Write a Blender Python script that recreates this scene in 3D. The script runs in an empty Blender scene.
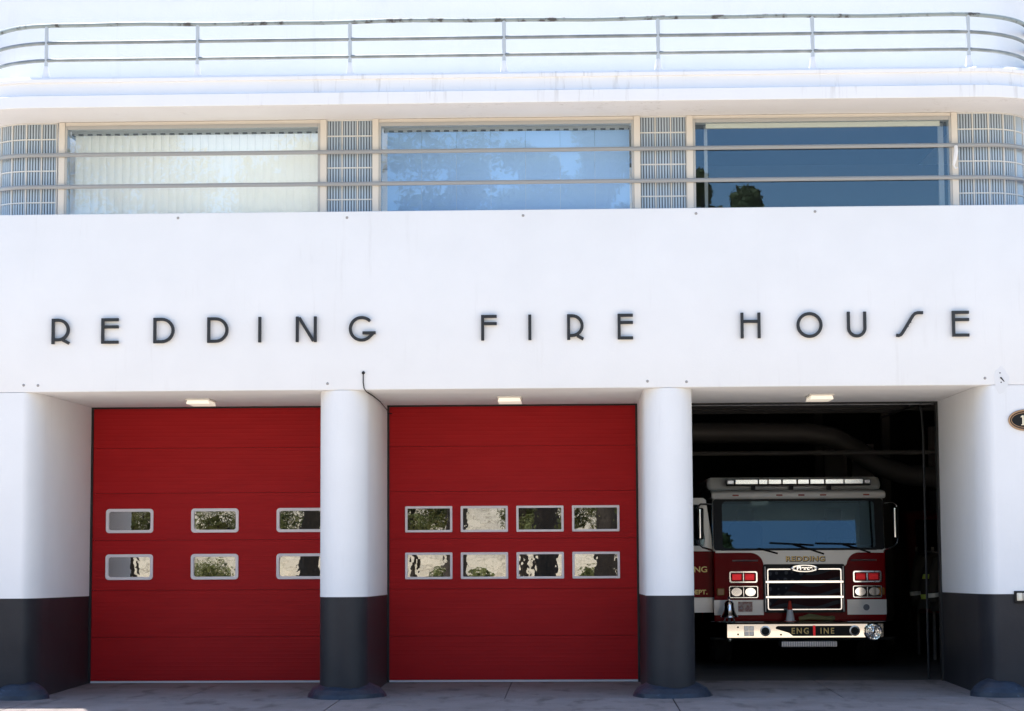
import bpy, bmesh, math, random
from mathutils import Vector, Matrix
random.seed(7)
PI = math.pi
R = math.radians
scene = bpy.context.scene
COL = scene.collection
D = 2.776            # depth of the garage doors behind the facade
ZL = 3.61            # height of the bay soffits
ZS = 5.749           # top of the lower wall

# ------------------------------------------------------------------ materials
def mat(name, color=(.5, .5, .5), rough=.6, metal=0., ior=1.45, coat=0.):
    m = bpy.data.materials.new(name); m.use_nodes = True
    b = m.node_tree.nodes['Principled BSDF']
    b.inputs['Base Color'].default_value = (*color, 1)
    b.inputs['Roughness'].default_value = rough
    b.inputs['Metallic'].default_value = metal
    b.inputs['IOR'].default_value = ior
    b.inputs['Coat Weight'].default_value = coat
    return m

def N(m, t, **kw):
    n = m.node_tree.nodes.new(t)
    for k, v in kw.items(): setattr(n, k, v)
    return n
def LK(m, a, b): m.node_tree.links.new(a, b)
def BS(m): return m.node_tree.nodes['Principled BSDF']

def noise(m, scale=(1, 1, 1), s=5., detail=4., rough=.55, dist=0.):
    tc = N(m, 'ShaderNodeTexCoord'); mp = N(m, 'ShaderNodeMapping')
    mp.inputs['Scale'].default_value = scale
    LK(m, tc.outputs['Object'], mp.inputs['Vector'])
    n = N(m, 'ShaderNodeTexNoise')
    n.inputs['Scale'].default_value = s; n.inputs['Detail'].default_value = detail
    n.inputs['Roughness'].default_value = rough; n.inputs['Distortion'].default_value = dist
    LK(m, mp.outputs['Vector'], n.inputs['Vector'])
    return n.outputs['Fac']
def ramp(m, fac, stops):
    r = N(m, 'ShaderNodeValToRGB')
    while len(r.color_ramp.elements) < len(stops): r.color_ramp.elements.new(.5)
    for e, (p, c) in zip(r.color_ramp.elements, stops):
        e.position = p; e.color = (*c, 1) if len(c) == 3 else c
    LK(m, fac, r.inputs['Fac'])
    return r.outputs['Color']
def mix(m, fac, a, b, mode='MIX'):
    x = N(m, 'ShaderNodeMix', data_type='RGBA', blend_type=mode)
    if isinstance(fac, (int, float)): x.inputs[0].default_value = fac
    else: LK(m, fac, x.inputs[0])
    for i, v in ((6, a), (7, b)):
        if isinstance(v, tuple): x.inputs[i].default_value = (*v, 1)
        else: LK(m, v, x.inputs[i])
    return x.outputs[2]
def bump(m, h, strength=.3, dist=.01):
    b = N(m, 'ShaderNodeBump'); b.inputs['Strength'].default_value = strength
    b.inputs['Distance'].default_value = dist
    LK(m, h, b.inputs['Height']); LK(m, b.outputs['Normal'], BS(m).inputs['Normal'])

# white stucco: faint mottling, a few faint run-off streaks, trowelled bump
def stucco(name, base=(.80, .79, .78), streak=.0, grime=(.45, .43, .41), bs=.35):
    m = mat(name, base, .85)
    c = ramp(m, noise(m, s=1.3, detail=6), [(.3, tuple(v*.955 for v in base)), (.7, base)])
    if streak:
        sfac = ramp(m, noise(m, (9, 9, .55), 1.2, 5, .7), [(.55, (0, 0, 0)), (.72, (1, 1, 1))])
        pfac = ramp(m, noise(m, (1, 1, 1), .8, 3), [(.50, (0, 0, 0)), (.60, (1, 1, 1))])
        mul = mix(m, 1., sfac, pfac, 'MULTIPLY')
        mul = mix(m, 1., mul, (streak, streak, streak), 'MULTIPLY')
        c = mix(m, mul, c, grime)
    LK(m, c, BS(m).inputs['Base Color'])
    bump(m, noise(m, s=38, detail=5, rough=.6), bs, .006)
    return m
M = {}
M['stucco'] = stucco('white_stucco', (.79, .795, .805), streak=.16)
M['trim'] = stucco('white_trim', (.80, .80, .805), streak=.55, bs=.2)
m = M['dark'] = mat('charcoal_paint', (.036, .038, .046), .5)
LK(m, ramp(m, noise(m, s=2.2, detail=6), [(.3, (.018, .018, .022)), (.72, (.027, .027, .031))]), BS(m).inputs['Base Color'])
sc = ramp(m, noise(m, (1, 1, .35), 9, 7, .7), [(.66, (0, 0, 0)), (.74, (.5, .5, .5))])
LK(m, mix(m, sc, BS(m).inputs['Base Color'].links[0].from_socket, (.10, .10, .105)), BS(m).inputs['Base Color'])
bump(m, noise(m, s=38, detail=5), .3, .006)
BS(m).inputs['Specular IOR Level'].default_value = .3
m = M['dark_guard'] = mat('scuffed_skylit_paint', (.03, .04, .06), .45)  # black paint with the sky's blue light mixed into it, plus scuffs
LK(m, ramp(m, noise(m, (1, 1, 2.2), 7, 6, .65), [(.35, (.014, .020, .034)), (.62, (.022, .033, .055)), (.76, (.08, .11, .16))]), BS(m).inputs['Base Color'])
bump(m, noise(m, s=14, detail=6), .7, .012)
# red sectional door with fine horizontal ribbing
m = M['red'] = mat('red_door_paint', (.30, .010, .014), .5); BS(m).inputs['Specular IOR Level'].default_value = .15
LK(m, ramp(m, noise(m, (1, 1, 5), 1.6, 5), [(.3, (.375, .0095, .012)), (.7, (.415, .0115, .014))]), BS(m).inputs['Base Color'])
tc = N(m, 'ShaderNodeTexCoord'); wv = N(m, 'ShaderNodeTexWave', bands_direction='Z', wave_profile='SIN')
wv.inputs['Scale'].default_value = 6.4
LK(m, tc.outputs['Object'], wv.inputs['Vector'])
pw = N(m, 'ShaderNodeMath', operation='POWER'); pw.inputs[1].default_value = 8
LK(m, wv.outputs['Fac'], pw.inputs[0]); bump(m, pw.outputs[0], .35, .004)
m = M['concrete'] = mat('paving_concrete', (.2, .19, .185), .9)
c1 = ramp(m, noise(m, s=1.1, detail=7, rough=.62), [(.28, (.185, .155, .147)), (.55, (.255, .218, .210)), (.76, (.30, .262, .255))])
c2 = ramp(m, noise(m, s=70, detail=3), [(.35, (.72, .72, .72)), (.65, (1.1, 1.1, 1.1))])
c3 = ramp(m, noise(m, (2.2, .8, 1), 1.5, 5), [(.54, (1, 1, 1)), (.70, (.55, .53, .51))])
LK(m, mix(m, 1., mix(m, 1., c1, c2, 'MULTIPLY'), c3, 'MULTIPLY'), BS(m).inputs['Base Color'])
bump(m, noise(m, s=60, detail=4), .4, .004)
m = M['apron'] = mat('bounce_concrete', (.42, .38, .33), .9)  # paler and warmer than the paving, to bounce more sunlight onto the front
LK(m, ramp(m, noise(m, s=.8, detail=7), [(.3, (.48, .40, .31)), (.7, (.62, .52, .41))]), BS(m).inputs['Base Color'])
m = M['joint'] = mat('joint_dirt', (.035, .03, .03), .95)
m = M['asphalt'] = mat('worn_street', (.22, .2, .18), .9)
LK(m, ramp(m, noise(m, s=3, detail=8), [(.3, (.24, .20, .16)), (.7, (.33, .28, .225))]), BS(m).inputs['Base Color'])
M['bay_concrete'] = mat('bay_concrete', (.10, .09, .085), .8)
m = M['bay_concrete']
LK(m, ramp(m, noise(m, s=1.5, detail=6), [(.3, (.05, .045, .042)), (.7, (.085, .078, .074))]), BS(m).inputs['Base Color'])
M['black'] = mat('black_rubber', (.012, .012, .013), .6)
M['letter'] = mat('black_letter_paint', (.018, .019, .022), .38)
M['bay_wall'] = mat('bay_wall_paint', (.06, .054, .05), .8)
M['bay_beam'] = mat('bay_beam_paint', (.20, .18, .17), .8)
M['pale_panel'] = mat('pale_glazing', (.75, .68, .68), .6)
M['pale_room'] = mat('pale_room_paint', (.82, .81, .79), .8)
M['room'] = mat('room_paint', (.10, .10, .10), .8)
M['frame'] = mat('cream_frame_paint', (.62, .58, .52), .5)
M['inner_frame'] = mat('grey_inner_frame', (.38, .38, .37), .5)
def translucent(name, col, share):
    m = mat(name, col, .8); t = N(m, 'ShaderNodeBsdfTranslucent'); t.inputs[0].default_value = (*col, 1)
    ms = N(m, 'ShaderNodeMixShader'); ms.inputs[0].default_value = share
    LK(m, BS(m).outputs[0], ms.inputs[1]); LK(m, t.outputs[0], ms.inputs[2])
    LK(m, ms.outputs[0], m.node_tree.nodes['Material Output'].inputs['Surface']); return m
M['blind'] = translucent('white_blind', (.93, .92, .88), .5)
M['valance'] = mat('cream_valance', (.78, .74, .62), .7)
m = M['rail'] = mat('galvanised_rail', (.36, .38, .38), .5, .3)
LK(m, ramp(m, noise(m, s=6, detail=6), [(.3, (.17, .19, .19)), (.7, (.27, .29, .29))]), BS(m).inputs['Base Color'])
m = M['top_rail'] = mat('chipped_rail_paint', (.5, .52, .5), .5)
LK(m, ramp(m, noise(m, (1, 1, 1), 5.5, 6, .6), [(.50, (.25, .29, .29)), (.57, (.20, .23, .23)), (.62, (.06, .058, .055))]), BS(m).inputs['Base Color'])
m = M['bar'] = mat('guard_bar_metal', (.30, .315, .33), .45, .3)
M['post'] = mat('post_paint', (.46, .50, .53), .5)
M['mortar'] = mat('mortar', (.60, .60, .58), .7)
M['block'] = mat('glass_block', (.40, .48, .56), .10, 0, 1.9)
M['groove'] = mat('block_groove', (.08, .095, .11), .3)
m = M['fixture'] = mat('lamp_lens', (.88, .85, .78), .5); BS(m).inputs['Emission Color'].default_value = (1, .88, .70, 1); BS(m).inputs['Emission Strength'].default_value = .20
M['fixture_box'] = mat('lamp_housing', (.75, .72, .66), .5)
M['bolt'] = mat('bolt_steel', (.34, .33, .32), .6)
M['bronze'] = mat('bronze_rim', (.42, .26, .15), .4, .6)
M['gold'] = mat('gold_leaf', (.92, .66, .24), .4, .15)
M['gold_sign'] = mat('cream_digit', (.85, .76, .55), .5)
M['cream_plastic'] = mat('cream_plastic', (.72, .64, .52), .5)
m = M['door_window_frame'] = mat('door_window_frame', (.82, .78, .80), .5)
# glass: a clear pane with a mirror-like share that grows at grazing angles
def glass(name, refl, tint, gl_tint=(1, 1, 1), wavy=.0, wscale=2.0):
    m = bpy.data.materials.new(name); m.use_nodes = True
    nt = m.node_tree; nt.nodes.remove(BS(m)); out = nt.nodes['Material Output']
    t = N(m, 'ShaderNodeBsdfTransparent'); t.inputs[0].default_value = (*tint, 1)
    g = N(m, 'ShaderNodeBsdfGlossy'); g.inputs['Roughness'].default_value = 0.0
    g.inputs['Color'].default_value = (*gl_tint, 1)
    lw_ = N(m, 'ShaderNodeLayerWeight'); lw_.inputs['Blend'].default_value = .5
    lw = N(m, 'ShaderNodeMath', operation='POWER'); lw.inputs[1].default_value = 5; LK(m, lw_.outputs['Facing'], lw.inputs[0])
    ad = N(m, 'ShaderNodeMath', operation='MULTIPLY_ADD'); ad.use_clamp = True
    ad.inputs[1].default_value = .9; ad.inputs[2].default_value = refl
    LK(m, lw.outputs[0], ad.inputs[0])
    ms = N(m, 'ShaderNodeMixShader'); LK(m, ad.outputs[0], ms.inputs[0])
    LK(m, t.outputs[0], ms.inputs[1]); LK(m, g.outputs[0], ms.inputs[2])
    LK(m, ms.outputs[0], out.inputs['Surface'])
    if wavy:
        b = N(m, 'ShaderNodeBump'); b.inputs['Strength'].default_value = wavy; b.inputs['Distance'].default_value = .02
        LK(m, noise(m, s=wscale, detail=2), b.inputs['Height']); LK(m, b.outputs['Normal'], g.inputs['Normal'])
    return m
M['pane'] = glass('window_glass', .065, (.93, .96, .97), (.58, .80, 1.0), .05, 1.6)
M['door_pane'] = glass('door_glass', .36, (.5, .5, .5), (1, .99, .96), .016, 6.5)

# truck materials
M['maroon'] = mat('maroon_coachwork', (.22, .003, .006), .15, 0, 1.3); BS(M['maroon']).inputs['Specular IOR Level'].default_value = .12
M['cabwhite'] = mat('white_coachwork', (.86, .85, .82), .15, 0, 1.5, .6)
M['chrome'] = mat('chrome', (.86, .86, .87), .06, 1.)
M['bumper_chrome'] = mat('bumper_chrome', (.66, .63, .58), .04, 1.)
M['satin'] = mat('satin_steel', (.5, .5, .52), .3, 1.)
M['windshield'] = mat('dark_windshield', (.003, .003, .004), .02, 0, 1.9); BS(M['windshield']).inputs['Specular Tint'].default_value = (.55, .82, 1, 1)
M['cab_glass'] = glass('cab_glass', .072, (.40, .46, .45), (.50, .78, 1.0))
M['seat_cloth'] = mat('seat_cloth', (.16, .15, .15), .8)
M['trimblack'] = mat('black_trim', (.010, .010, .011), .4); BS(M['trimblack']).inputs['Specular IOR Level'].default_value = .2
M['lens_red'] = mat('red_lens', (.95, .03, .04), .3, .6)
M['lens_clear'] = mat('clear_lens', (.62, .63, .65), .12, .5)
M['lens_bar'] = mat('light_bar_lens', (.95, .94, .90), .22, .75)
M['lens_amber'] = mat('amber_lens', (.30, .12, .02), .2)
M['lens_marker'] = mat('marker_lens', (.35, .05, .02), .3)
M['treadplate'] = mat('grey_step', (.25, .25, .27), .5, .5)
M['tyre'] = mat('tyre_rubber', (.015, .015, .015), .8)
M['cone_red'] = mat('cone_red', (.65, .05, .02), .5)
M['cone_white'] = mat('cone_white', (.75, .75, .75), .5)
M['hose'] = mat('dull_yellow_hose', (.22, .19, .08), .8)
M['coat'] = mat('turnout_cloth', (.035, .03, .022), .9)
M['lime'] = mat('lime_stripe', (.45, .55, .08), .6)
M['silver'] = mat('reflective_band', (.6, .6, .55), .4)
M['van_red'] = mat('van_red', (.22, .012, .014), .3, 0, 1.5, .5)
M['duct'] = mat('duct_sheet', (.15, .14, .135), .55, .2)
M['decal'] = mat('tan_decal', (.5, .38, .33), .6)
LK(M['decal'], ramp(M['decal'], noise(M['decal'], s=16, detail=4), [(.4, (.62, .52, .46)), (.55, (.45, .2, .16)), (.65, (.5, .5, .52))]), BS(M['decal']).inputs['Base Color'])
M['seal'] = mat('grey_seal', (.16, .18, .22), .5)
# flag mural on the grille insert: wavy dark red and grey stripes and a star canton
m = M['flag'] = mat('flag_mural', (.02, .02, .03), .5); BS(m).inputs['Specular IOR Level'].default_value = .15
tc = N(m, 'ShaderNodeTexCoord'); sx = N(m, 'ShaderNodeSeparateXYZ'); LK(m, tc.outputs['Object'], sx.inputs[0])
def MA(m, op, a, b=None):
    n = N(m, 'ShaderNodeMath', operation=op)
    for i, v in ((0, a), (1, b)):
        if v is None: continue
        if isinstance(v, (int, float)): n.inputs[i].default_value = v
        else: LK(m, v, n.inputs[i])
    return n.outputs[0]
wave = MA(m, 'MULTIPLY', MA(m, 'SINE', MA(m, 'MULTIPLY', sx.outputs[0], 8.)), .035)
ph = MA(m, 'SINE', MA(m, 'MULTIPLY', MA(m, 'ADD', MA(m, 'ADD', sx.outputs[2], wave), MA(m, 'MULTIPLY', sx.outputs[0], -.06)), 38.))
stripes = ramp(m, ph, [(.45, (.030, .002, .004)), (.60, (.04, .042, .050))])
vo = N(m, 'ShaderNodeTexVoronoi'); vo.inputs['Scale'].default_value = 9.; vo.inputs['Randomness'].default_value = .3
LK(m, tc.outputs['Object'], vo.inputs['Vector'])
stars = ramp(m, vo.outputs['Distance'], [(.22, (.07, .075, .09)), (.30, (.003, .005, .014))])
isc = MA(m, 'LESS_THAN', MA(m, 'SUBTRACT', sx.outputs[0], MA(m, 'MULTIPLY', sx.outputs[2], 1.1)), -1.38)
LK(m, mix(m, isc, stripes, stars), BS(m).inputs['Base Color'])
# foliage and far things
m = M['leaf'] = mat('foliage', (.07, .10, .03), .7)
LK(m, ramp(m, noise(m, s=.9, detail=4), [(.3, (.055, .075, .018)), (.7, (.13, .135, .035))]), BS(m).inputs['Base Color'])
M['bark'] = mat('bark', (.035, .028, .022), .95)
m = M['stone'] = mat('pale_limestone', (.62, .58, .48), .9)
LK(m, ramp(m, noise(m, (1, 1, 2), 1.6, 7, .7, 1.), [(.3, (.40, .37, .31)), (.48, (.74, .71, .62)), (.7, (.84, .81, .73))]), BS(m).inputs['Base Color'])
tc = N(m, 'ShaderNodeTexCoord'); mp = N(m, 'ShaderNodeMapping'); mp.inputs['Rotation'].default_value = (PI/2, 0, 0); LK(m, tc.outputs['Object'], mp.inputs['Vector'])
bk = N(m, 'ShaderNodeTexBrick'); bk.inputs['Scale'].default_value = 1.; bk.inputs['Brick Width'].default_value = .9; bk.inputs['Row Height'].default_value = .38
bk.inputs['Mortar Size'].default_value = .025; bk.inputs['Color1'].default_value = (.9, .9, .9, 1); bk.inputs['Color2'].default_value = (1.1, 1.08, 1.04, 1); bk.inputs['Mortar'].default_value = (.78, .76, .72, 1)
LK(m, mp.outputs['Vector'], bk.inputs['Vector'])
LK(m, mix(m, 1., BS(m).inputs['Base Color'].links[0].from_socket, bk.outputs['Color'], 'MULTIPLY'), BS(m).inputs['Base Color'])

# ------------------------------------------------------------------ mesh helpers
class MB:
    def __init__(s): s.v = []; s.f = []; s.m = []
    def add(s, vs, fs, mi=0):
        o = len(s.v); s.v += [tuple(p) for p in vs]
        for f in fs: s.f.append(tuple(i + o for i in f)); s.m.append(mi)
    def box(s, x0, x1, y0, y1, z0, z1, mi=0):
        s.add([(x0, y0, z0), (x1, y0, z0), (x1, y1, z0), (x0, y1, z0), (x0, y0, z1), (x1, y0, z1), (x1, y1, z1), (x0, y1, z1)],
              [(0, 3, 2, 1), (4, 5, 6, 7), (0, 1, 5, 4), (1, 2, 6, 5), (2, 3, 7, 6), (3, 0, 4, 7)], mi)
        return s
    def prism(s, poly, a, b, axis='z', mi=0):
        """extrude a 2D polygon from a to b; axis z: (x,y); y: (x,z); x: (y,z)"""
        def P(p, t):
            return (p[0], p[1], t) if axis == 'z' else ((p[0], t, p[1]) if axis == 'y' else (t, p[0], p[1]))
        n = len(poly)
        vs = [P(p, a) for p in poly] + [P(p, b) for p in poly]
        fs = [tuple(range(n))[::-1], tuple(range(n, 2*n))] + [(i, (i+1) % n, n+(i+1) % n, n+i) for i in range(n)]
        s.add(vs, fs, mi); return s
    def strip(s, A, B, mi=0, closed=False):
        n = len(A); k = n if closed else n-1
        s.add(list(A)+list(B), [(i, (i+1) % n, n+(i+1) % n, n+i) for i in range(k)], mi); return s
    def tube(s, pts, r, seg=10, mi=0, caps=True, closed=False):
        pts = [Vector(p) for p in pts]; n = len(pts); rings = []
        up = None
        for i, p in enumerate(pts):
            if closed: t = pts[(i+1) % n]-pts[i-1]
            else: t = pts[min(i+1, n-1)]-pts[max(i-1, 0)]
            t.normalize()
            if up is None:
                up = Vector((0, 0, 1)) if abs(t.z) < .9 else Vector((1, 0, 0))
            a = t.cross(up); a.normalize(); b = a.cross(t); up = b
            rr = r[i] if isinstance(r, (list, tuple)) else r
            rings.append([p+a*math.cos(2*PI*j/seg)*rr+b*math.sin(2*PI*j/seg)*rr for j in range(seg)])
        vs = [q for g in rings for q in g]; fs = []
        for i in range(n if closed else n-1):
            i2 = (i+1) % n
            for j in range(seg): fs.append((i*seg+j, i*seg+(j+1) % seg, i2*seg+(j+1) % seg, i2*seg+j))
        if caps and not closed: fs += [tuple(range(seg))[::-1], tuple(range((n-1)*seg, n*seg))]
        s.add(vs, fs, mi); return s
    def lathe(s, prof, c, axis='z', seg=24, mi=0, sx=1., sy=1.):
        """prof = [(radius, height)]"""
        vs = []
        for (r, h) in prof:
            for j in range(seg):
                a = 2*PI*j/seg; u, v = r*math.cos(a)*sx, r*math.sin(a)*sy
                if axis == 'z': q = (c[0]+u, c[1]+v, c[2]+h)
                elif axis == 'y': q = (c[0]+u, c[1]+h, c[2]+v)
                else: q = (c[0]+h, c[1]+u, c[2]+v)
                vs.append(q)
        n = len(prof)
        fs = [(i*seg+j, i*seg+(j+1) % seg, (i+1)*seg+(j+1) % seg, (i+1)*seg+j) for i in range(n-1) for j in range(seg)]
        if prof[0][0] > 1e-6: fs.append(tuple(range(seg)))
        if prof[-1][0] > 1e-6: fs.append(tuple(range((n-1)*seg, n*seg)))
        s.add(vs, fs, mi); return s
    def ribbon(s, pts, w, y0, y1, mi=0, closed=False):
        """flat bar of width w following (x,z) points, extruded from y0 to y1"""
        P = [Vector(p) for p in pts]; n = len(P); L = []; Rr = []
        for i in range(n):
            if closed: a, b = P[i-1], P[(i+1) % n]
            else: a, b = P[max(i-1, 0)], P[min(i+1, n-1)]
            d1 = (P[i]-a); d2 = (b-P[i])
            d1 = d1.normalized() if d1.length > 1e-9 else d2.normalized()
            d2 = d2.normalized() if d2.length > 1e-9 else d1
            t = (d1+d2).normalized(); nn = Vector((-t.y, t.x))
            k = w/2/max(.35, nn.dot(Vector((-d1.y, d1.x))))
            L.append(P[i]+nn*k); Rr.append(P[i]-nn*k)
        vs = [(p.x, y, p.y) for y in (y0, y1) for q in (L, Rr) for p in q]
        fs = []; k = n if closed else n-1
        for i in range(k):
            j = (i+1) % n
            fs += [(i, j, n+j, n+i), (2*n+i, 3*n+i, 3*n+j, 2*n+j), (i, 2*n+i, 2*n+j, j), (n+i, n+j, 3*n+j, 3*n+i)]
        if not closed: fs += [(0, n, 3*n, 2*n), (n-1, 2*n-1, 4*n-1, 3*n-1)]
        s.add(vs, fs, mi); return s
    def build(s, name, mats, parent=None, bevel=0., segs=2, smooth=35, loc=None):
        me = bpy.data.meshes.new(name)
        me.from_pydata(s.v, [], s.f); me.update()
        bm = bmesh.new(); bm.from_mesh(me)
        for f, i in zip(bm.faces, s.m): f.material_index = i
        bmesh.ops.recalc_face_normals(bm, faces=bm.faces); bm.to_mesh(me); bm.free()
        if not isinstance(mats, (list, tuple)): mats = [mats]
        for k in mats: me.materials.append(k if not isinstance(k, str) else M[k])
        me.shade_smooth(); me.set_sharp_from_angle(angle=R(smooth))
        o = bpy.data.objects.new(name, me); COL.objects.link(o)
        if parent: o.parent = parent
        if loc: o.location = loc
        if bevel:
            b = o.modifiers.new('bevel', 'BEVEL'); b.width = bevel; b.segments = segs
            b.limit_method = 'ANGLE'; b.angle_limit = R(40)
        return o

def empty(name, loc=(0, 0, 0), rz=0):
    o = bpy.data.objects.new(name, None); COL.objects.link(o); o.location = loc; o.rotation_euler.z = rz
    o.empty_display_size = .2
    return o
def tag(o, label, cat, group=None, kind=None):
    o['label'] = label; o['category'] = cat
    if group: o['group'] = group
    if kind: o['kind'] = kind
    return o
def struct(o): o['kind'] = 'structure'; return o
def text_obj(name, body, size, m, parent, loc, rot=(PI/2, 0, 0), ext=.003, off=0., align='CENTER', space=1., xs=1.):
    cu = bpy.data.curves.new(name, 'FONT'); cu.body = body; cu.size = size; cu.extrude = ext; cu.offset = off
    cu.align_x = align; cu.space_character = space
    t = bpy.data.objects.new(name+'_tmp', cu); COL.objects.link(t)
    dg = bpy.context.evaluated_depsgraph_get(); dg.update()
    me = bpy.data.meshes.new_from_object(t.evaluated_get(dg))
    bpy.data.objects.remove(t); me.name = name
    me.materials.clear(); me.materials.append(M[m])
    o = bpy.data.objects.new(name, me); COL.objects.link(o); o.parent = parent
    o.location = loc; o.rotation_euler = rot; o.scale = (xs, 1, 1)
    return o
def arc(cx, cy, r, a0, a1, n, ry=None):
    ry = ry or r
    return [(cx+r*math.cos(R(a0+(a1-a0)*i/n)), cy+ry*math.sin(R(a0+(a1-a0)*i/n))) for i in range(n+1)]
def rrect(x0, x1, z0, z1, r, n=5):
    return arc(x1-r, z1-r, r, 0, 90, n)+arc(x0+r, z1-r, r, 90, 180, n)+arc(x0+r, z0+r, r, 180, 270, n)+arc(x1-r, z0+r, r, 270, 360, n)
def ring(mb, outer, inner, y0, y1, mi=0):
    """frame between two (x,z) loops of equal length, from y0 (front) to y1"""
    n = len(outer)
    vs = [(p[0], y0, p[1]) for p in outer]+[(p[0], y0, p[1]) for p in inner]+[(p[0], y1, p[1]) for p in outer]+[(p[0], y1, p[1]) for p in inner]
    fs = []
    for i in range(n):
        j = (i+1) % n
        fs += [(i, j, n+j, n+i), (2*n+i, 3*n+i, 3*n+j, 2*n+j), (i, 2*n+i, 2*n+j, j), (n+i, n+j, 3*n+j, 3*n+i)]
    mb.add(vs, fs, mi)

# ================================================================== THE FIRE HOUSE
house = empty('fire_house')
tag(house, 'white streamlined fire house with two red garage doors and one open bay', 'fire station')

# ---- lower front wall: end sections with softly rounded jambs, the lintel above the bays
mb = MB()
ZB = 1.181
def painted(mb, prof):
    '''column of the given plan: charcoal below a paint line that drops a little towards the back, white above'''
    n = len(prof); zj = [ZB-.0165*p[1] for p in prof]
    A = [(p[0], p[1], -.3) for p in prof]; B = [(p[0], p[1], z) for p, z in zip(prof, zj)]; C = [(p[0], p[1], ZL) for p in prof]
    mb.strip(A, B, 1, closed=True); mb.strip(B, C, 0, closed=True)
    mb.add(A, [tuple(range(n))], 1); mb.add(C, [tuple(range(n))], 0)
for s in (-1, 1):
    jx = 5.56
    prof = [(s*16., 0.)]
    prof += [(s*(jx+.17)-s*.17*math.sin(t), .48-.48*math.cos(t)) for t in [PI/2*i/20 for i in range(21)]]
    prof += [(s*jx, D+.25), (s*(jx+.35), D+.25), (s*(jx+.35), D+.6), (s*16., D+.6)]
    painted(mb, prof)
lp = [(0, ZS-.02), (.004, ZS-.006), (.02, ZS), (.30, ZS), (.30, ZL+.4), (D+.6, ZL+.4), (D+.6, ZL+.001), (.022, ZL+.001), (.006, ZL+.008), (0, ZL+.024)]
mb.prism(lp, -16, 16, 'x', 0)
front = mb.build('front_wall', ['stucco', 'dark'], house)

# ---- the two rounded piers between the bays
for s, lab in ((-1, 1), (1, 2)):
    cx, hw, dn = s*1.929, .286, .33
    prof = [(cx+hw*math.sin(R(a)), dn-dn*math.cos(R(a))) for a in range(-90, 91, 5)]
    prof = prof+[(cx+hw, D+.3), (cx-hw, D+.3)]
    p = MB()
    painted(p, prof)
    pier = p.build('pier', ['stucco', 'dark'], house)
    # hump of painted concrete that keeps wheels off the pier
    g = MB(); rows = []; rnd = random.Random(lab*5)
    ks = [(0, 1.), (.25, .97), (.5, .86), (.75, .66), (.92, .42), (1., .0)]
    for h, k in ks:
        row = []
        for j in range(28):
            a = 2*PI*j/28; w = 1+.06*math.sin(3*a+lab)+.03*rnd.uniform(-1, 1)
            row.append((cx+.47*k*w*math.cos(a)+(0 if k > 0 else 0), .40+.52*k*w*math.sin(a), .21*h-.005))
        rows.append(row)
    for A, B in zip(rows, rows[1:]): g.strip(A, B, closed=True)
    g.build('wheel_guard', 'dark_guard', pier, smooth=60)
for s in (-1, 1):
    g = MB(); rows = []; rnd = random.Random(3+s); cx = 5.66*s+(-.11 if s < 0 else .10)
    for h, k in [(0, 1.), (.25, .97), (.5, .86), (.75, .66), (.92, .42), (1., .0)]:
        rows.append([(cx+.36*k*(1+.05*math.sin(3*2*PI*j/28))*math.cos(2*PI*j/28), .16+.28*k*math.sin(2*PI*j/28), .23*h-.005) for j in range(28)])
    for A, B in zip(rows, rows[1:]): g.strip(A, B, closed=True)
    g.build('wheel_guard', 'dark_guard', house, smooth=60)

# ---- small anchor bolts left in the plaster
for (x, z) in [(-3.894, 5.688), (-1.87, 5.672), (.228, 5.676), (2.278, 5.679), (3.683, 5.688), (-5.548, 3.695), (-2.097, 3.69), (1.682, 3.69), (2.14, 3.68), (5.629, 3.695), (-5.72, 3.70)]:
    b = MB(); b.lathe([(.017, 0), (.015, -.004), (.008, -.008), (.0, -.009)], (x, -.0005, z), 'y', 12)
    b.build('anchor_bolt', 'bolt', house)
b = MB(); b.prism([(5.815+.085*math.cos(a)*(1+.10*math.sin(3*a+1)+.05*math.sin(7*a)), 3.67+.15*math.sin(a)*(1+.08*math.cos(4*a+.6)+.05*math.sin(9*a))) for a in [2*PI*i/40 for i in range(40)]], -.003, .0, 'y')
pp = b.build('plaster_patch', stucco('patch_plaster', (.75, .75, .755)), house)
for x, z, r in ((5.805, 3.755, .008), (5.815, 3.645, .008)):
    b = MB(); b.lathe([(r, 0), (r*.8, -.003), (0, -.003)], (x, -.0035, z), 'y', 8); b.build('fixing_hole', 'black', pp)
b = MB(); b.tube([(5.808, -.004, 3.703), (5.83, -.004, 3.68), (5.852, -.004, 3.652)], [.010, .008, .004], 6); b.build('fixing_hole', 'black', pp)

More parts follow.
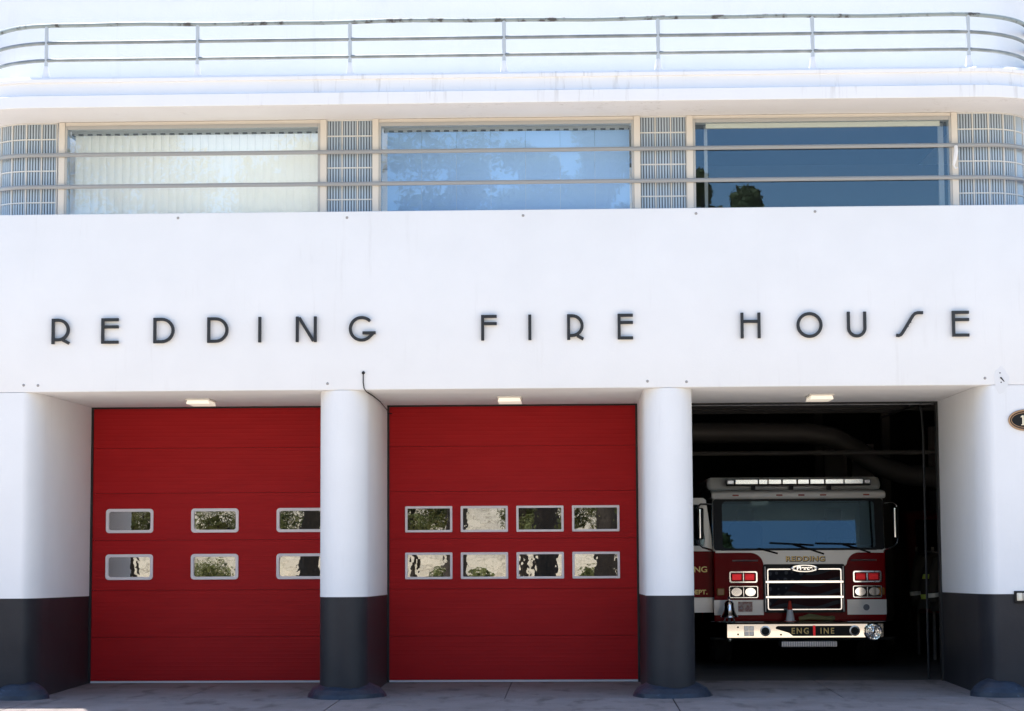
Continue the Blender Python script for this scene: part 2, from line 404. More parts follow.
# ---- soffit-mounted door header and jamb seals, garage doors
def garage_door(x0, x1, wins, rounded, raised=False, fw=.038):
    zs = [0.03, .596, 1.207, 1.859, 2.475, 3.067, ZL-.02]
    root = None
    mb = MB()
    for k in range(6):
        z0, z1 = zs[k]+.002, zs[k+1]-.002
        ws = [w for w in wins if w[2] > z0 and w[3] < z1]
        if not ws: mb.box(x0, x1, 0, .05, z0, z1)
        else:
            wz0, wz1 = ws[0][2], ws[0][3]; i_ = fw*.6
            wz0 += i_; wz1 -= i_
            mb.box(x0, x1, 0, .05, z0, wz0); mb.box(x0, x1, 0, .05, wz1, z1)
            xs = [x0]+[v for w in ws for v in (w[0]+i_, w[1]-i_)]+[x1]
            for a, b_ in zip(xs[::2], xs[1::2]): mb.box(a, b_, 0, .05, wz0, wz1)
    mb.box(x0, x1, .008, .045, zs[0], zs[-1]-.01, 1) if not wins else None
    d = mb.build('garage_door', ['red', 'bay_beam'], house, loc=(0, D, 0))
    s_ = MB(); s_.box(x0-.02, x1+.02, -.012, .06, 0.004, .028)
    s_.build('bottom_seal', M['bottom_seal'], d)
    for (a, b_, z0, z1) in wins:
        f = MB(); r = .045 if rounded else .012
        ring(f, rrect(a, b_, z0, z1, r), rrect(a+fw, b_-fw, z0+fw, z1-fw, r*.7), -.022, .03)
        f.build('window_frame', 'door_window_frame', d, bevel=.005)
        g = MB(); g.box(a+fw*.7, b_-fw*.7, .012, .018, z0+fw*.7, z1-fw*.7)
        g.build('window_pane', 'door_pane', d)
    return d
M['bottom_seal'] = mat('pale_bottom_seal', (.62, .60, .62), .5)
W3 = [(-5.352+1.1265*i, -5.352+1.1265*i+.627, z0, z1) for i in range(3) for z0, z1 in ((1.955, 2.272), (1.342, 1.677))]
W4 = [(-1.409+.7285*i, -1.409+.7285*i+.619, z0, z1) for i in range(4) for z0, z1 in ((1.943, 2.284), (1.333, 1.68))]
garage_door(-5.53, -2.27, W3, True)
garage_door(-1.625, 1.625, W4, False, fw=.030)
# black weather seals round each opening
for a, b_ in ((-5.56, -2.251), (-1.643, 1.643), (2.251, 5.56)):
    j = MB(); j.box(a, a+.028, D-.02, D+.1, 0, ZL); j.box(b_-.028, b_, D-.02, D+.1, 0, ZL); j.box(a+.028, b_-.028, D-.02, D+.1, ZL-.02, ZL)
    j.build('door_seal', 'black', house)
# third door rolled back under the bay ceiling, on its tracks
mb = MB()
for k in range(6): mb.box(2.27, 5.54, 3.05+.6*k, 3.05+.6*k+.59, 3.70, 3.75)
d3 = mb.build('garage_door', ['bay_beam'], house)
d3['label'] = 'open garage door rolled back under the bay ceiling'
for k in range(3):
    t = MB(); t.box(2.3, 5.5, 3.5+k*1.2, 3.56+k*1.2, 3.66, 3.70); t.build('brace', 'black', d3)
for x in (2.33, 5.42):
    t = MB(); t.tube([(x, 3.1, .0), (x, 3.1, 3.2), (x, 3.2, 3.5), (x, 3.45, 3.62), (x, 6.9, 3.64)], .016, 6); t.build('track', 'black', d3)

# ---- band of windows on the upper floor
YW = .2
def block_panel(path, ncol, name='glass_block_panel'):
    """path(s) -> (x, y, nx, ny); ncol blocks of .186 m; ribs on every block"""
    bs, z0 = .1855, 5.75
    g = MB(); rows = 6
    gr = MB()
    for i in range(ncol):
        for j in range(rows):
            za = 6.885-(j+1)*.193+.007; zb = za+.193-.014
            za = max(za, 5.74)
            sa, sb = i*bs+.007, (i+1)*bs-.007
            nr = 5; w = (sb-sa)/nr
            for k in range(nr):
                cols = []
                for q in range(6):
                    t = q/5; ss = sa+w*k+w*(.16+.68*t); dd = .006+.012*math.sin(PI*t)
                    x, y, nx, ny = path(ss); cols.append((x+nx*dd, y+ny*dd))
                g.strip([(c[0], c[1], za) for c in cols], [(c[0], c[1], zb) for c in cols], 0)
    # dark back of the blocks
    n = ncol*4
    pts = [path(ncol*bs*i/n) for i in range(n+1)]
    g.strip([(p[0]+p[2]*.005, p[1]+p[3]*.005, 5.70) for p in pts], [(p[0]+p[2]*.005, p[1]+p[3]*.005, 6.9) for p in pts], 1)
    pan = g.build(name, ['block', 'groove'], house, smooth=80)
    for i in range(ncol+1):
        p = path(i*bs); q0 = path(i*bs-.007); q1 = path(i*bs+.007)
        poly = [(q0[0]-p[2]*.0, q0[1]), (q1[0], q1[1]), (q1[0]+q1[2]*.03, q1[1]+q1[3]*.03), (q0[0]+q0[2]*.03, q0[1]+q0[3]*.03)]
        gr.prism(poly, 5.70, 6.895, 'z')
    for j in range(rows+1):
        z = 6.885-j*.193
        if z < 5.7: continue
        A = [(p[0]+p[2]*.027, p[1]+p[3]*.027) for p in pts]; B = [(p[0]+p[2]*.004, p[1]+p[3]*.004) for p in pts]
        gr.strip([(a[0], a[1], z-.007) for a in A], [(a[0], a[1], z+.007) for a in A])
        gr.strip([(a[0], a[1], z-.007) for a in A], [(a[0], a[1], z-.007) for a in B])
        gr.strip([(a[0], a[1], z+.007) for a in A], [(a[0], a[1], z+.007) for a in B])
    gr.build('mortar_grid', 'mortar', pan)
    return pan
block_panel(lambda s: (-2.136+s, YW, 0, -1), 3)
block_panel(lambda s: (1.631+s-.003, YW, 0, -1), 3)
XC, YC, RC = 5.72, .8, .6        # plan centre and radius of the rounded corners
def corner(sgn):
    def f(s):
        st = XC-5.409
        if s < st: return (sgn*(5.409+s), YC-RC, 0, -1)
        a = (s-st)/RC
        if a < PI/2: return (sgn*(XC+RC*math.sin(a)), YC-RC*math.cos(a), sgn*math.sin(a), -math.cos(a))
        return (sgn*(XC+RC), YC+(s-st-RC*PI/2), sgn, 0)
    return f
block_panel(corner(-1), 6); block_panel(corner(1), 6)

def window(x0, x1, kind):
    f = MB()
    f.box(x0-.074, x0, .132, .30, ZS-.005, 6.89); f.box(x1, x1+.074, .132, .30, ZS-.005, 6.89)
    f.box(x0, x1, .15, .30, 6.845, 6.89); f.box(x0, x1, .19, .30, ZS-.003, ZS+.012)
    # inner sash
    f.box(x0, x0+.03, .1375, .28, ZS+.012, 6.845, 1); f.box(x1-.03, x1, .1375, .28, ZS+.012, 6.845, 1)
    f.box(x0+.03, x1-.03, .1375, .28, 6.80, 6.845, 1)
    w = f.build('window', ['frame', 'inner_frame'], house, bevel=.004)
    g = MB(); g.box(x0+.03, x1-.03,  .140, .146, ZS+.010, 6.80); g.build('pane', 'pane', w)
    if kind == 'blinds' or kind == 'shut':
        b = MB(); n = 31 if kind == 'shut' else 7
        y = .30
        X0, X1 = x0+.09, x1-.05
        pitch = (X1-X0)/n
        for k in range(n):
            a = X0+k*pitch; gap = .0012 if kind == 'shut' else .002
            cs = [(a+gap/2+(pitch-gap)*q/4, y+.010*math.sin(PI*q/4)) for q in range(5)]
            b.strip([(c[0], c[1], 5.63) for c in cs], [(c[0], c[1], 6.755) for c in cs])
        bl = b.build('blinds', M['blind' if kind == 'shut' else 'sky_tinted_blind'], w)
        h = MB(); h.box(x0+.05, x1-.05, y-.03, y+.05, 6.755, 6.81)
        h.build('headrail', 'headrail', w)
    if kind == 'bare':
        v = MB(); v.box(x0+.16, x1-.12, .22, .26, 6.745, 6.802); v.build('valance', 'valance', w)
        v = MB(); v.box(x0+.145, x0+.185, .34, .38, 5.65, 6.80); v.build('window_post', 'inner_frame', w)
        v = MB(); v.box(x1-.12, x1-.06, .34, .40, 5.65, 6.80); v.build('window_post', 'inner_frame', w)
    return w
m = M['headrail'] = mat('slotted_headrail', (.35, .35, .34), .5)
tc = N(m, 'ShaderNodeTexCoord'); sx = N(m, 'ShaderNodeSeparateXYZ'); LK(m, tc.outputs['Object'], sx.inputs[0])
sl = MA(m, 'MULTIPLY', MA(m, 'GREATER_THAN', MA(m, 'FRACT', MA(m, 'MULTIPLY', sx.outputs[0], 9.)), .45), MA(m, 'LESS_THAN', sx.outputs[2], 6.772))
LK(m, mix(m, sl, (.35, .35, .34), (.02, .02, .02)), BS(m).inputs['Base Color'])
M['sky_tinted_blind'] = translucent('sky_reflection_blind', (.40, .58, .86), .40)  # blue of the reflected sky painted into the middle window's blinds
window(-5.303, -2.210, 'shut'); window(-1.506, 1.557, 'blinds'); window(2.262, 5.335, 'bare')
# bent white latch on the right frame
b = MB(); b.tube([(5.375, .09, 6.47), (5.372, .06, 6.40), (5.352, .05, 6.30), (5.335, .05, 6.235)], [.022, .026, .022, .014], 8)
b.tube([(5.335, .05, 6.235), (5.36, .07, 6.20), (5.385, .10, 6.215)], .01, 6)
b.build('latch', 'trim', house)

# two horizontal guard bars that sweep across the whole band and round the corners
def sweep_path(xc, yc, r, back=.0, n=18):
    pts = [(-xc-r, yc+back)] if back else []
    pts += [(-xc-r*math.cos(PI/2*i/n), yc-r*math.sin(PI/2*i/n)) for i in range(n+1)]
    mid = 40
    pts += [(-xc+2*xc*i/mid, yc-r) for i in range(1, mid)]
    pts += [(xc+r*math.sin(PI/2*i/n), yc-r*math.cos(PI/2*i/n)) for i in range(n+1)]
    if back: pts += [(xc+r, yc+back)]
    return pts
for zc in (6.487, 6.099):
    b = MB()
    prof = [(-.012, -.024), (-.022, -.010), (-.024, .006), (-.016, .022), (.016, .022), (.024, .006), (.022, -.010), (.012, -.024)]
    n_ = len(prof); path = sweep_path(XC, YC, RC+.086, back=2.)
    loops = []
    for i, (x, y) in enumerate(path):
        a = Vector(path[max(i-1, 0)]); c = Vector(path[min(i+1, len(path)-1)]); t = (c-a).normalized(); nn = Vector((t.y, -t.x))
        loops.append([(x+nn.x*o, y+nn.y*o, zc+h) for o, h in prof])
    for A, B in zip(loops, loops[1:]): b.strip(A, B, closed=True)
    b.build('guard_bar', 'bar', house, smooth=25)
# ---- canopy: soffit, fascia, recessed upper face, projecting lip, flat top
def band(profile, xc, yc, r0, yref, mats, name, parent, back=10., smooth=30, cap=False):
    """profile points (y, z[, material]); swept along the straight front and round both corners"""
    mb = MB(); loops = []
    for (y, z, *_) in profile:
        loops.append([(p[0], p[1], z) for p in sweep_path(xc, yc, max(yc-y, .001), back=back)])
    for k in range(len(loops)-1):
        mb.strip(loops[k], loops[k+1], profile[k][2] if len(profile[k]) > 2 else 0)
    return mb.build(name, mats, parent, smooth=smooth)
cn = [(.42, 6.893), (-.66, 6.893), (-.694, 6.890), (-.70, 6.896), (-.70, 7.030), (-.694, 7.036), (-.662, 7.044), (-.650, 7.05), (-.640, 7.195), (-.668, 7.199), (-.672, 7.235), (-.655, 7.262), (-.60, 7.275), (.42, 7.285)]
canopy = band(cn, 5.5, .45, 1.15, 0, ['trim'], 'canopy', house)
# ---- upper wall behind the railing
wl = [(.2, 7.20), (.2, 8.93), (.22, 8.95), (.42, 8.95), (.42, 6.95)]
upper = band(wl, XC+.09, YC, RC, 0, ['stucco'], 'upper_wall', house)
# corner and side walls under the canopy are continued behind the glass blocks
lw = MB()
for s in (-1, 1): lw.box(s*6.32-(0 if s > 0 else .0), s*6.20, 1.15, 10, ZS-.1, 6.9)
lw.box(-6.32, 6.32, 9.8, 10, ZS-.1, 8.95)
lw.build('side_wall', 'stucco', house)
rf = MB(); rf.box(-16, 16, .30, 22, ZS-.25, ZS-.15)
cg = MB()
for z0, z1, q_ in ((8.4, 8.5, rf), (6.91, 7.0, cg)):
    # flat roofs with an added opening over each of the two rooms, so sun backlights the blinds
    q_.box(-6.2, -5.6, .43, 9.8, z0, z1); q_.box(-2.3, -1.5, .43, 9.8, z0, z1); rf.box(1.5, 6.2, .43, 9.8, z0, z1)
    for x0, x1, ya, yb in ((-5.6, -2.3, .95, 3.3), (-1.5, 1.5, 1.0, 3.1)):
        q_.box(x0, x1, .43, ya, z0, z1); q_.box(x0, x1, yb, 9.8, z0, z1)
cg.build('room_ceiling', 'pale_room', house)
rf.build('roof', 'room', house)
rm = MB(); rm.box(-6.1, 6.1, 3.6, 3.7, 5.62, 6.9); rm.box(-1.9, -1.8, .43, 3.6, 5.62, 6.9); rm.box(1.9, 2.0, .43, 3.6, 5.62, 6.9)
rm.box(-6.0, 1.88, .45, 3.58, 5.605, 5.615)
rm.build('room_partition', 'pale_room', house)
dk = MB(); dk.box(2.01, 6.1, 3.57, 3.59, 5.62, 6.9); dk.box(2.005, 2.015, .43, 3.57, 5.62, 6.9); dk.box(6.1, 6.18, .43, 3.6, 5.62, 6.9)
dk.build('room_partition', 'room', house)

# ---- pipe railing above the canopy: three rails and seven posts
XR, YR, RR = 5.23, .5, 1.1
def rail_pts():
    pts = [(-XR-RR*math.cos(R(a)), YR-RR*math.sin(R(a))) for a in range(2, 91, 4)]
    pts += [(-XR+2*XR*i/30, YR-RR) for i in range(1, 30)]
    pts += [(XR+RR*math.sin(R(a)), YR-RR*math.cos(R(a))) for a in range(0, 89, 4)]
    return pts
t = MB(); t.tube([(x, y, 7.893-.006*math.sin(x*1.7)+.004*math.sin(x*4.1)) for x, y in rail_pts()], .027, 12)
railing = t.build('roof_railing', 'top_rail', house, smooth=60)
for z in (7.684, 7.477):
    t = MB(); t.tube([(x, y, z) for x, y in rail_pts()], .022, 10); t.build('rail', 'rail', railing, smooth=60)
for x in (-5.352, -3.565, -1.771, .033, 1.828, 3.620, 5.424):
    y = -.6 if abs(x) < XR else YR-math.sqrt(RR**2-(abs(x)-XR)**2)
    t = MB(); t.tube([(x, y, 7.34), (x, y, 7.88)], .023, 12)
    t.build('post', 'post', railing, smooth=60)
    t = MB(); t.lathe([(.050, 7.262), (.046, 7.285), (.034, 7.36), (.028, 7.40), (.025, 7.405)], (x, y, 0), 'z', 14)
    t.build('post_foot', 'trim', railing)

# ---- inside of the bays
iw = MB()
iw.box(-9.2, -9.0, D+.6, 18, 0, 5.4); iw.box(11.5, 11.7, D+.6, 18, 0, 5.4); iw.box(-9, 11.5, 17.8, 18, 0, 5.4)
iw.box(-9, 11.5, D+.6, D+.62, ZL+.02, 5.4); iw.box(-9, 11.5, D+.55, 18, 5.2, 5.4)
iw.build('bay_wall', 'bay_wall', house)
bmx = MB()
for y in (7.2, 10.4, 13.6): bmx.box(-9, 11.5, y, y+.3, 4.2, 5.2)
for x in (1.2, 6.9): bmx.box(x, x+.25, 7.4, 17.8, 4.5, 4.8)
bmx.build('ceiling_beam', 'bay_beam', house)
for (a, b_, z0, z1) in ((5.9, 6.35, 2.3, 3.75), (6.45, 6.9, 2.3, 3.75), (8.0, 8.5, 2.9, 4.1), (8.0, 8.5, 1.6, 2.8)):
    f = MB(); f.box(a, b_, 17.75, 17.79, z0, z1); f.build('back_window', 'pale_panel', house)
cl = MB(); cl.box(2.6, 2.75, 11.9, 12.1, 0, 5.2); cl.box(5.15, 5.3, 13, 13.15, 0, 5.2); cl.box(6.2, 6.35, 12, 12.15, 0, 5.2); cl.build('steel_column', 'bay_beam', house)

# ================================================================== THINGS ON THE FACADE
# soffit lights
for i, (x, lab) in enumerate(((-3.865, 'cream soffit light above the left red garage door'), (.014, 'cream soffit light above the middle red garage door'), (3.868, 'cream soffit light above the open bay with the fire engine'))):
    e = empty('soffit_light', (x, 1.45, ZL)); tag(e, lab, 'ceiling light', 'square lights on the bay soffits')
    h = MB(); h.box(-.15, .15, -.26, .26, -.02, 0); h.build('housing', 'fixture_box', e, bevel=.004)
    h = MB(); h.prism([(-.145, -.065), (.145, -.065), (.13, -.02), (-.13, -.02)], -.25, .25, 'y'); h.build('lens', 'fixture', e, bevel=.006)

# the lettering: every letter its own thing
LW, ZT, ZBm = .036, 4.487, 4.183
Hh = ZT-ZBm
def bowl(x0, w, z0, z1, n=14):
    """D-shaped stroke from the stem at x0, right-most at x0+w"""
    r = (z1-z0)/2; fl = max(0., w-r*1.02)
    rx = w-fl
    return [(x0, z1), (x0+fl*.6, z1)]+[(x0+fl+rx*math.sin(PI*i/n), (z0+z1)/2+r*math.cos(PI*i/n)) for i in range(n+1)]+[(x0+fl*.6, z0), (x0, z0)]
def letter_strokes(ch, w):
    h = Hh; k = LW/2
    if ch == 'I': return [[(0, 0), (0, h)]]
    if ch == 'E': return [[(k, 0), (k, h)], [(LW, h-k), (w, h-k)], [(LW, h*.66), (w, h*.66)], [(LW, k), (w, k)]]
    if ch == 'F': return [[(k, 0), (k, h)], [(LW, h-k), (w, h-k)], [(LW, h*.66), (w, h*.66)]]
    if ch == 'D': return [[(k, 0), (k, h)], bowl(LW, w-LW-k, k, h-k)]
    if ch == 'R': return [[(k, 0), (k, h)], bowl(LW, w-LW-k, h*.17, h-k), [(w*.60, h*.165), (w*.98, .008)]]
    if ch == 'N': return [[(k, 0), (k, h)], [(w-k, 0), (w-k, h)], [(LW+.004, h-.012), (w-LW-.004, .012)]]
    if ch == 'H': return [[(k, 0), (k, h)], [(w-k, 0), (w-k, h)], [(LW, h*.66), (w-LW, h*.66)]]
    if ch == 'O': return [[(w/2+(w/2-k)*math.cos(2*PI*i/36), h/2+(h/2-k)*math.sin(2*PI*i/36)) for i in range(36)]]
    if ch == 'U':
        r = w/2-k
        return [[(k, h), (k, k+r)]+[(w/2-r*math.cos(PI*i/16), k+r-r*math.sin(PI*i/16)) for i in range(1, 16)]+[(w-k, k+r), (w-k, h)]]
    if ch == 'G':
        cx, cz, r = w*.46, h/2, h/2-k
        return [[(cx+r*math.cos(R(a)), cz+r*math.sin(R(a))) for a in range(42, 320, 8)]+[(w-.03, h*.325)], [(cx+.01, h*.34), (w, h*.34)]]
    if ch == 'S':
        return [[(.0, .022), (.03, .018), (.055, .028), (.075, .052), (w*.62, h-.055), (w*.70, h-.028), (w*.80, h-.018), (w, h-.018)]]
SIGN = [('R', -5.385, .216, 'black letter R beginning the word REDDING'), ('E', -4.791, .207, 'black letter E in REDDING, second letter'),
        ('D', -4.169, .253, 'black letter D in REDDING, just right of its E'), ('D', -3.526, .253, 'black letter D in REDDING, just left of its I'),
        ('I', -2.900, .0, 'thin black letter I in REDDING'), ('N', -2.472, .250, 'black letter N in REDDING'),
        ('G', -1.831, .308, 'black round letter G ending REDDING'), ('F', -.274, .185, 'black letter F beginning the word FIRE'),
        ('I', .301, .0, 'thin black letter I in FIRE'), ('R', .741, .195, 'black letter R in the word FIRE'), ('E', 1.336, .182, 'black letter E ending the word FIRE'),
        ('H', 2.781, .235, 'black letter H beginning the word HOUSE'), ('O', 3.437, .305, 'black ring shaped letter O in HOUSE'),
        ('U', 4.028, .227, 'black letter U in HOUSE'), ('S', 4.600, .320, 'black slanted stroke letter S in HOUSE'), ('E', 5.254, .201, 'black letter E ending the word HOUSE')]
for ch, x, w, lab in SIGN:
    l = MB()
    for k, st in enumerate(letter_strokes(ch, w)):
        l.ribbon(st, LW, -.050+.0015*k, -.014+.0015*k, closed=(ch == 'O'))
    for px, pz in ((LW/2 if ch not in 'OIGS' else {'O': w/2, 'I': 0, 'G': w*.46, 'S': w*.45}[ch], {'O': LW/2, 'G': LW/2, 'S': Hh*.42}.get(ch, Hh*.4)), (LW/2 if ch not in 'OIGS' else {'O': w/2, 'I': 0, 'G': w*.46, 'S': w*.55}[ch], {'O': Hh-LW/2, 'G': Hh-LW/2, 'S': Hh*.58}.get(ch, Hh*.85))):
        l.lathe([(.008, -.03), (.008, .0)], (px, 0, pz), 'y', 8)
    o = l.build('sign_letter', 'letter', None, loc=(x, 0, ZBm), bevel=.003)
    tag(o, lab, 'letter', 'metal letters of the name on the white wall')

# house number plaque
pl = empty('number_plaque', (6.085, 0, 3.20)); tag(pl, 'dark oval number plaque with bronze rim at the right edge of the wall', 'plaque')
b = MB(); b.lathe([(.19, -.002), (.19, -.016), (.0, -.016)], (0, 0, 0), 'y', 40, sy=.60); b.build('plate', 'trimblack', pl)
b = MB(); n = 40
for rr, tr in ((.192, .012), (.165, .005)):
    b.tube([(rr*math.cos(2*PI*i/n), -.016, (rr-.078)*math.sin(2*PI*i/n)) for i in range(n)], tr, 8, closed=True)
b.build('rim', 'bronze', pl, smooth=60)
b = MB(); b.box(-.040, -.022, -.022, -.015, -.055, .055); b.prism([(-.040, .055), (-.040, .036), (-.056, .028), (-.056, .040)], -.022, -.015, 'y'); b.box(-.052, -.010, -.0225, -.015, -.060, -.050)
b.build('digit', 'gold_sign', pl)
# call box
cb = empty('call_box', (5.99, 0, 1.147)); tag(cb, 'small cream call box in a black surround on the right wall', 'call box')
b = MB(); b.box(-.095, .095, -.03, -.001, -.07, .07); b.build('surround', 'trimblack', cb, bevel=.006)
b = MB(); b.box(-.068, -.002, -.05, -.03, -.042, .048); b.box(.006, .066, -.05, -.03, -.042, .048); b.build('cover', 'cream_plastic', cb, bevel=.008)
b = MB(); b.box(-.052, -.018, -.056, -.05, -.028, .034); b.build('button', 'valance', cb, bevel=.004)
# loose cable beside the left pier
b = MB(); b.tube([(-1.672, -.004, 3.835), (-1.672, -.014, 3.80), (-1.672, -.014, 3.70), (-1.662, -.018, 3.63), (-1.640, .05, 3.594), (-1.628, .7, 3.592), (-1.615, 1.5, 3.575), (-1.61, 2.3, 3.53), (-1.605, 2.68, 3.50), (-1.58, 2.74, 3.50)], .0065, 8)
b.lathe([(.02, 0), (.016, -.02), (.006, -.03)], (-1.672, -.001, 3.815), 'y', 10)
c = b.build('cable', 'black', None, smooth=60); tag(c, 'thin loose black cable hanging from the wall beside the left pier', 'cable')

# ================================================================== GROUND
g = MB(); g.box(-300, 300, -300, 300, -.6, -.04); struct(g.build('street', 'asphalt'))
g = MB(); g.box(-40, 40, -2.6, D+.6, -.3, -.012); struct(g.build('sidewalk_bed', 'joint'))
g = MB(); jn = .014
xs = [-14, -9.2, -5.52, -1.93, 1.93, 5.52, 9.2, 14]
for a, b_ in zip(xs, xs[1:]): g.box(a+jn/2, b_-jn/2, -2.6, -.075, -.012, 0)
struct(g.build('sidewalk', 'concrete', bevel=.004))
g = MB()
xs = [-5.6, -3.8, -1.95, -.02, 1.95, 3.9, 5.6]
for a, b_ in zip(xs, xs[1:]): g.box(a+jn/3, b_-jn/3, -.062, D+.12, -.012, .001)
struct(g.build('bay_apron', M['concrete_in'] if 'concrete_in' in M else 'concrete', bevel=.003))
g = MB(); g.box(-40, 40, -7.5, -2.612, -.3, -.004); struct(g.build('driveway', 'apron'))
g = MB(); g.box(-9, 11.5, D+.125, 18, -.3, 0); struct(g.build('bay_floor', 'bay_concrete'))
g = MB(); g.box(-60, 60, -60, -25.5, -.3, .02); struct(g.build('plaza', 'apron'))
g = MB(); g.box(-60, 60, -25.4, -19, -.3, .08); struct(g.build('far_pavement', 'apron'))

# ================================================================== FIRE ENGINE
TX, TY = 4.02, 4.98
eng = empty('fire_engine', (TX, TY, 0))
tag(eng, 'maroon and white fire engine with chrome bumper and grille parked inside the open bay', 'fire engine')
# chassis cab shell: lower maroon, upper white, swept from a side profile
prof_low = [(.50, .52), (.50, 1.60), (.503, 1.655), (3.1, 1.655), (3.1, .52)]
prof_up = [(.503, 1.657), (.600, 2.40), (.66, 2.43), (3.1, 2.43), (3.1, 1.657)]
c = MB(); c.prism(prof_low, -1.225, 1.225, 'x', 0); 
# upper shell: pillars, roof, sides and rear wall round an open windshield
for sx_ in (-1, 1):
    a_, b_ = sorted((sx_*1.225, sx_*1.11))
    c.prism([(.503, 1.657), (.600, 2.40), (.70, 2.43), (.70, 1.657)], a_, b_, 'x', 1)
    a_, b_ = sorted((sx_*1.225, sx_*1.17))
    c.prism([(.70, 1.657), (.70, 2.43), (3.1, 2.43), (3.1, 1.657)], a_, b_, 'x', 1)
c.box(-1.165, 1.165, .66, 3.1, 2.385, 2.43, 1); c.box(-1.165, 1.165, 2.6, 3.1, 1.66, 2.38, 1)
cab = c.build('cab', ['maroon', 'cabwhite'], eng, bevel=.05, segs=3)
c = MB(); c.prism([(.50, 2.405), (.465, 2.42), (.46, 2.48), (.50, 2.512), (.9, 2.55), (3.1, 2.55), (3.1, 2.405)], -1.245, 1.245, 'x'); brow = c.build('brow', 'cabwhite', eng, bevel=.035, segs=3)
for x in (-.90, -.275, .04, .35, .965):
    t = MB(); t.box(x-.045, x+.045, .448, .468, 2.448, 2.468); t.build('marker_light', 'lens_marker', brow, bevel=.006)
c = MB(); c.prism([(1.05, 2.545), (1.10, 2.66), (1.2, 2.735), (3.1, 2.735), (3.1, 2.545)], -1.27, 1.27, 'x'); c.build('raised_roof', 'cabwhite', eng, bevel=.06, segs=3)
# windshield: black surround and two-sided wraparound glass, 3 mm proud of the cab
def slant(z): return .503+(z-1.657)*(.600-.503)/(2.40-1.657)
c = MB(); o_ = rrect(-1.217, 1.217, 1.672, 2.405, .04); n_ = rrect(-1.09, 1.09, 1.70, 2.375, .06); k_ = len(o_)
c.add([(x, slant(z)-.006, z) for x, z in o_+n_]+[(x, slant(z)+.03, z) for x, z in o_+n_],
      [f for i in range(k_) for j in ((i+1) % k_,) for f in ((i, j, k_+j, k_+i), (2*k_+i, 3*k_+i, 3*k_+j, 2*k_+j), (i, 2*k_+i, 2*k_+j, j), (k_+i, k_+j, 3*k_+j, 3*k_+i))])
ws = c.build('windshield', 'trimblack', eng)
c = MB(); c.add([(x, slant(z), z) for x, z in n_]+[(x, slant(z)+.008, z) for x, z in n_],
      [tuple(range(k_)), tuple(range(k_, 2*k_))]+[(i, (i+1) % k_, k_+(i+1) % k_, k_+i) for i in range(k_)])
c.build('windshield_glass', 'cab_glass', ws)
# cab interior: dashboard, steering wheel, two seats
c = MB(); c.prism([(.60, 1.65), (.60, 1.70), (.80, 1.74), (1.0, 1.70), (1.0, 1.65)], -1.15, 1.15, 'x'); c.build('dashboard', 'trimblack', eng, bevel=.015)
c = MB(); c.tube([(.66+.21*math.cos(2*PI*i/28), 1.02-.08*math.sin(2*PI*i/28), 1.84+.17*math.sin(2*PI*i/28)) for i in range(28)], .016, 8, closed=True)
c.tube([(.47, 1.02, 1.84), (.85, 1.02, 1.84)], .012, 6); c.tube([(.66, .95, 1.66), (.66, 1.02, 1.84)], .02, 6); c.build('steering_wheel', 'trimblack', eng, smooth=60)
for sx_ in (-.66, .66):
    c = MB(); c.prism(rrect(sx_-.25, sx_+.25, 1.66, 2.08, .08), 1.72, 1.86, 'y'); c.prism(rrect(sx_-.14, sx_+.14, 2.09, 2.28, .06), 1.74, 1.84, 'y'); c.build('seat', 'seat_cloth', eng, bevel=.03)
# side windows wrapping the corner and cab doors on the right-hand side
for s in (-1, 1):
    t = MB(); t.prism([(.62, 1.74), (.70, 2.34), (1.42, 2.34), (1.42, 1.74)], s*1.222, s*1.231, 'x'); t.build('side_window', 'windshield', eng)
for (pts, r) in (([(-.42, 1.78), (.21, 1.745)], .010), ([(-.10, 1.765), (.35, 1.615)], .012), ([(.23, 1.77), (.81, 1.755)], .010), ([(.62, 1.758), (1.01, 1.632)], .012), ([(-.59, 1.70), (-.31, 1.625)], .012)):
    t = MB(); t.tube([(x, slant(max(z, 1.657))-.03, z) for x, z in pts], r, 8); t.build('wiper', 'trimblack', eng)
# white nose panel between windshield and grille
pn = [(-1.20, 1.668), (-1.20, 1.638)]+[(-.695, 1.637)]+arc(-.695, 1.455, .18, 90, 5, 8)[1:]+[(-.512, 1.44), (.640, 1.44)]+arc(.85, 1.455, .18, 175, 90, 8)+[(1.20, 1.628), (1.20, 1.668)]
pn = [(x, z) for x, z in pn]
t = MB(); t.prism(pn, .4935, .52, 'y'); nose = t.build('nose_panel', 'cabwhite', eng)
text_obj('lettering', 'REDDING', .098, 'trimblack', nose, (.088, .4915, 1.512), off=.006, ext=.001, xs=1.25, space=1.08)
text_obj('lettering', 'REDDING', .098, 'gold', nose, (.084, .489, 1.516), off=.001, ext=.001, xs=1.25, space=1.08)
# stripes
for x0, x1 in ((-1.226, -.52), (.67, 1.226)):
    t = MB(); t.box(x0, x1, .492, .54, .752, .966); st = t.build('white_stripe', 'cabwhite', eng)
    if x0 < 0:
        q = MB(); q.box(-.885, -.68, .489, .493, .80, .94); q.build('decal', 'decal', st)
    else:
        q = MB(); q.lathe([(.045, 0), (.045, -.004), (.030, -.005), (.0, -.004)], (.94, .4915, .855), 'y', 20); q.build('seal', 'seal', st)
